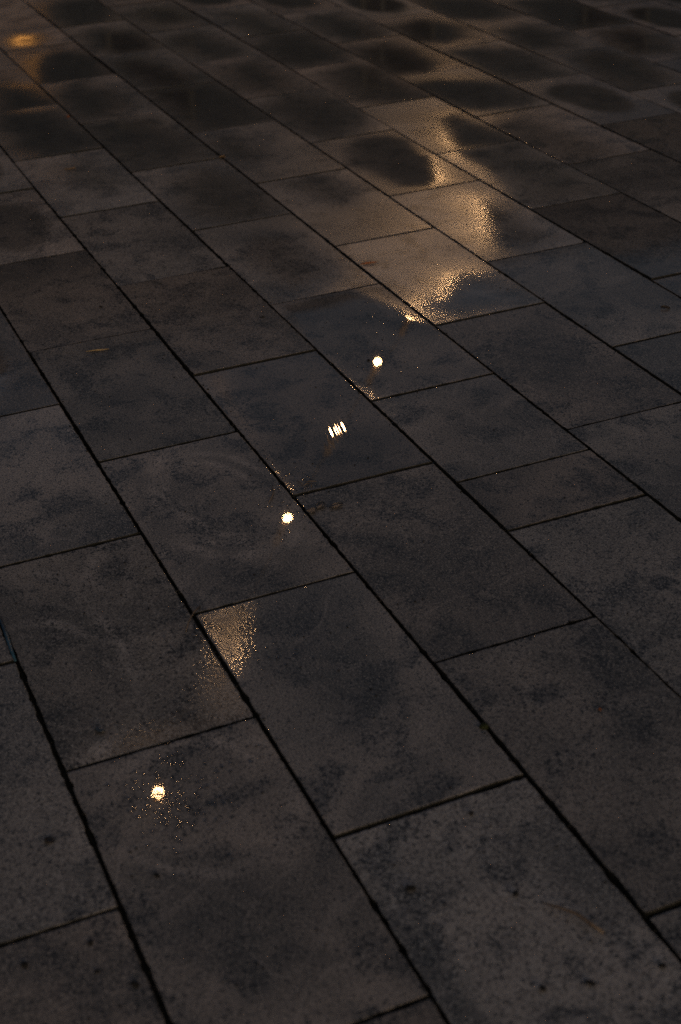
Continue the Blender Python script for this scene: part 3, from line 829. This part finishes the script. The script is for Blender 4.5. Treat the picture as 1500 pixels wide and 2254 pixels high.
# fine grit and water beads nobody could count
def scatter(name, spots, maker, m, label, cat):
    V, F = [], []
    for x, y, r in spots:
        b = len(V)
        v, f = maker(r)
        a = rnd.uniform(0, 6.28); c_, s_ = math.cos(a), math.sin(a)
        e = rnd.uniform(0.8, 1.4)
        V += [(x + (p[0] * c_ * e - p[1] * s_), y + (p[0] * s_ * e + p[1] * c_), p[2] + 0.0004) for p in v]
        F += [tuple(i + b for i in g) for g in f]
    tag(link(name, mesh_from(name, V, F), m), label, cat, kind="stuff")
def grain(r):
    v, f = [], []
    for z, k in ((-0.2, 0.7), (0.35, 1.0), (0.9, 0.55)):
        for q in range(6):
            t = 2 * math.pi * q / 6
            j = rnd.uniform(0.75, 1.2)
            v.append((r * k * j * math.cos(t), r * k * j * math.sin(t), r * z))
    for a in range(2):
        for q in range(6):
            q2 = (q + 1) % 6
            f.append((a * 6 + q, a * 6 + q2, a * 6 + 6 + q2, a * 6 + 6 + q))
    f.append((12, 13, 14, 15, 16, 17))
    return v, f
spots = []
for _ in range(1500):
    x = 0.9 + 4.6 * rnd.random() ** 1.3
    y = -0.05 - 0.42 * (x - 0.5) + rnd.gauss(0, 0.5) * (0.5 + x * 0.3)
    spots.append((x, y, rnd.choice((0.0006, 0.0008, 0.0011, 0.0011, 0.0017))))
for _ in range(420):                      # more of it swept along the joints
    k = rnd.randint(-1, 4); y = -0.391 * S - COURSE * k + rnd.gauss(0, 0.006)
    spots.append((rnd.uniform(0.9, 4.5), y, rnd.choice((0.0008, 0.0012, 0.002))))
scatter("grit", spots, grain, SOIL, "fine dark grit scattered over the slabs and along the joints", "grit")

def bead(r):
    """shallow water bead, nearly flat on top"""
    v, f = [], []
    for k in range(5):
        rr = r * (1, 0.86, 0.62, 0.34, 0.1)[k]
        z = r * r / 0.12 * (1 - (rr / r) ** 2) + (0.00035 if k else 0.0)
        for q in range(10):
            t = 2 * math.pi * q / 10
            v.append((rr * math.cos(t), rr * math.sin(t), z))
    for a in range(4):
        for q in range(10):
            q2 = (q + 1) % 10
            f.append((a * 10 + q, a * 10 + q2, a * 10 + 10 + q2, a * 10 + 10 + q))
    f.append(tuple(range(40, 50)))
    return v, f
tw = NT("water_bead")
tr = tw.node("ShaderNodeBsdfTransparent"); gl = tw.node("ShaderNodeBsdfGlossy"); gl.inputs["Roughness"].default_value = 0.08
fr = tw.node("ShaderNodeFresnel"); fr.inputs["IOR"].default_value = 1.33
mx = tw.node("ShaderNodeMixShader")
tw.l.new(fr.outputs[0], mx.inputs[0]); tw.l.new(tr.outputs[0], mx.inputs[1]); tw.l.new(gl.outputs[0], mx.inputs[2])
WATER = tw.out(mx.outputs[0])
spots = []
def cluster(cx, cy, sx, sy, n, rot=0.0):
    for _ in range(n):
        a, b = rnd.gauss(0, sx), rnd.gauss(0, sy)
        spots.append((cx + a * math.cos(rot) - b * math.sin(rot), cy + a * math.sin(rot) + b * math.cos(rot), rnd.uniform(0.0012, 0.0034)))
cluster(1.605, -0.385, 0.060, 0.045, 260)
cluster(1.93, -0.585, 0.06, 0.03, 70, 0.6)
cluster(2.36, -0.865, 0.05, 0.03, 60, -0.4)
cluster(3.02, -1.43, 0.07, 0.07, 110)
cluster(3.17, -1.62, 0.05, 0.10, 90, 0.2)
cluster(2.26, -0.80, 0.06, 0.06, 25)
cluster(2.80, -1.25, 0.05, 0.05, 20)
cluster(3.42, -1.87, 0.08, 0.05, 40)
for _ in range(80):
    spots.append((rnd.uniform(2.3, 3.2), -0.391 * S - COURSE * rnd.randint(1, 4) + rnd.gauss(0, 0.006), rnd.uniform(0.0008, 0.002)))
scatter("water_beads", spots, bead, WATER, "tiny water beads glinting around the lamp reflections and along the joints", "water beads")
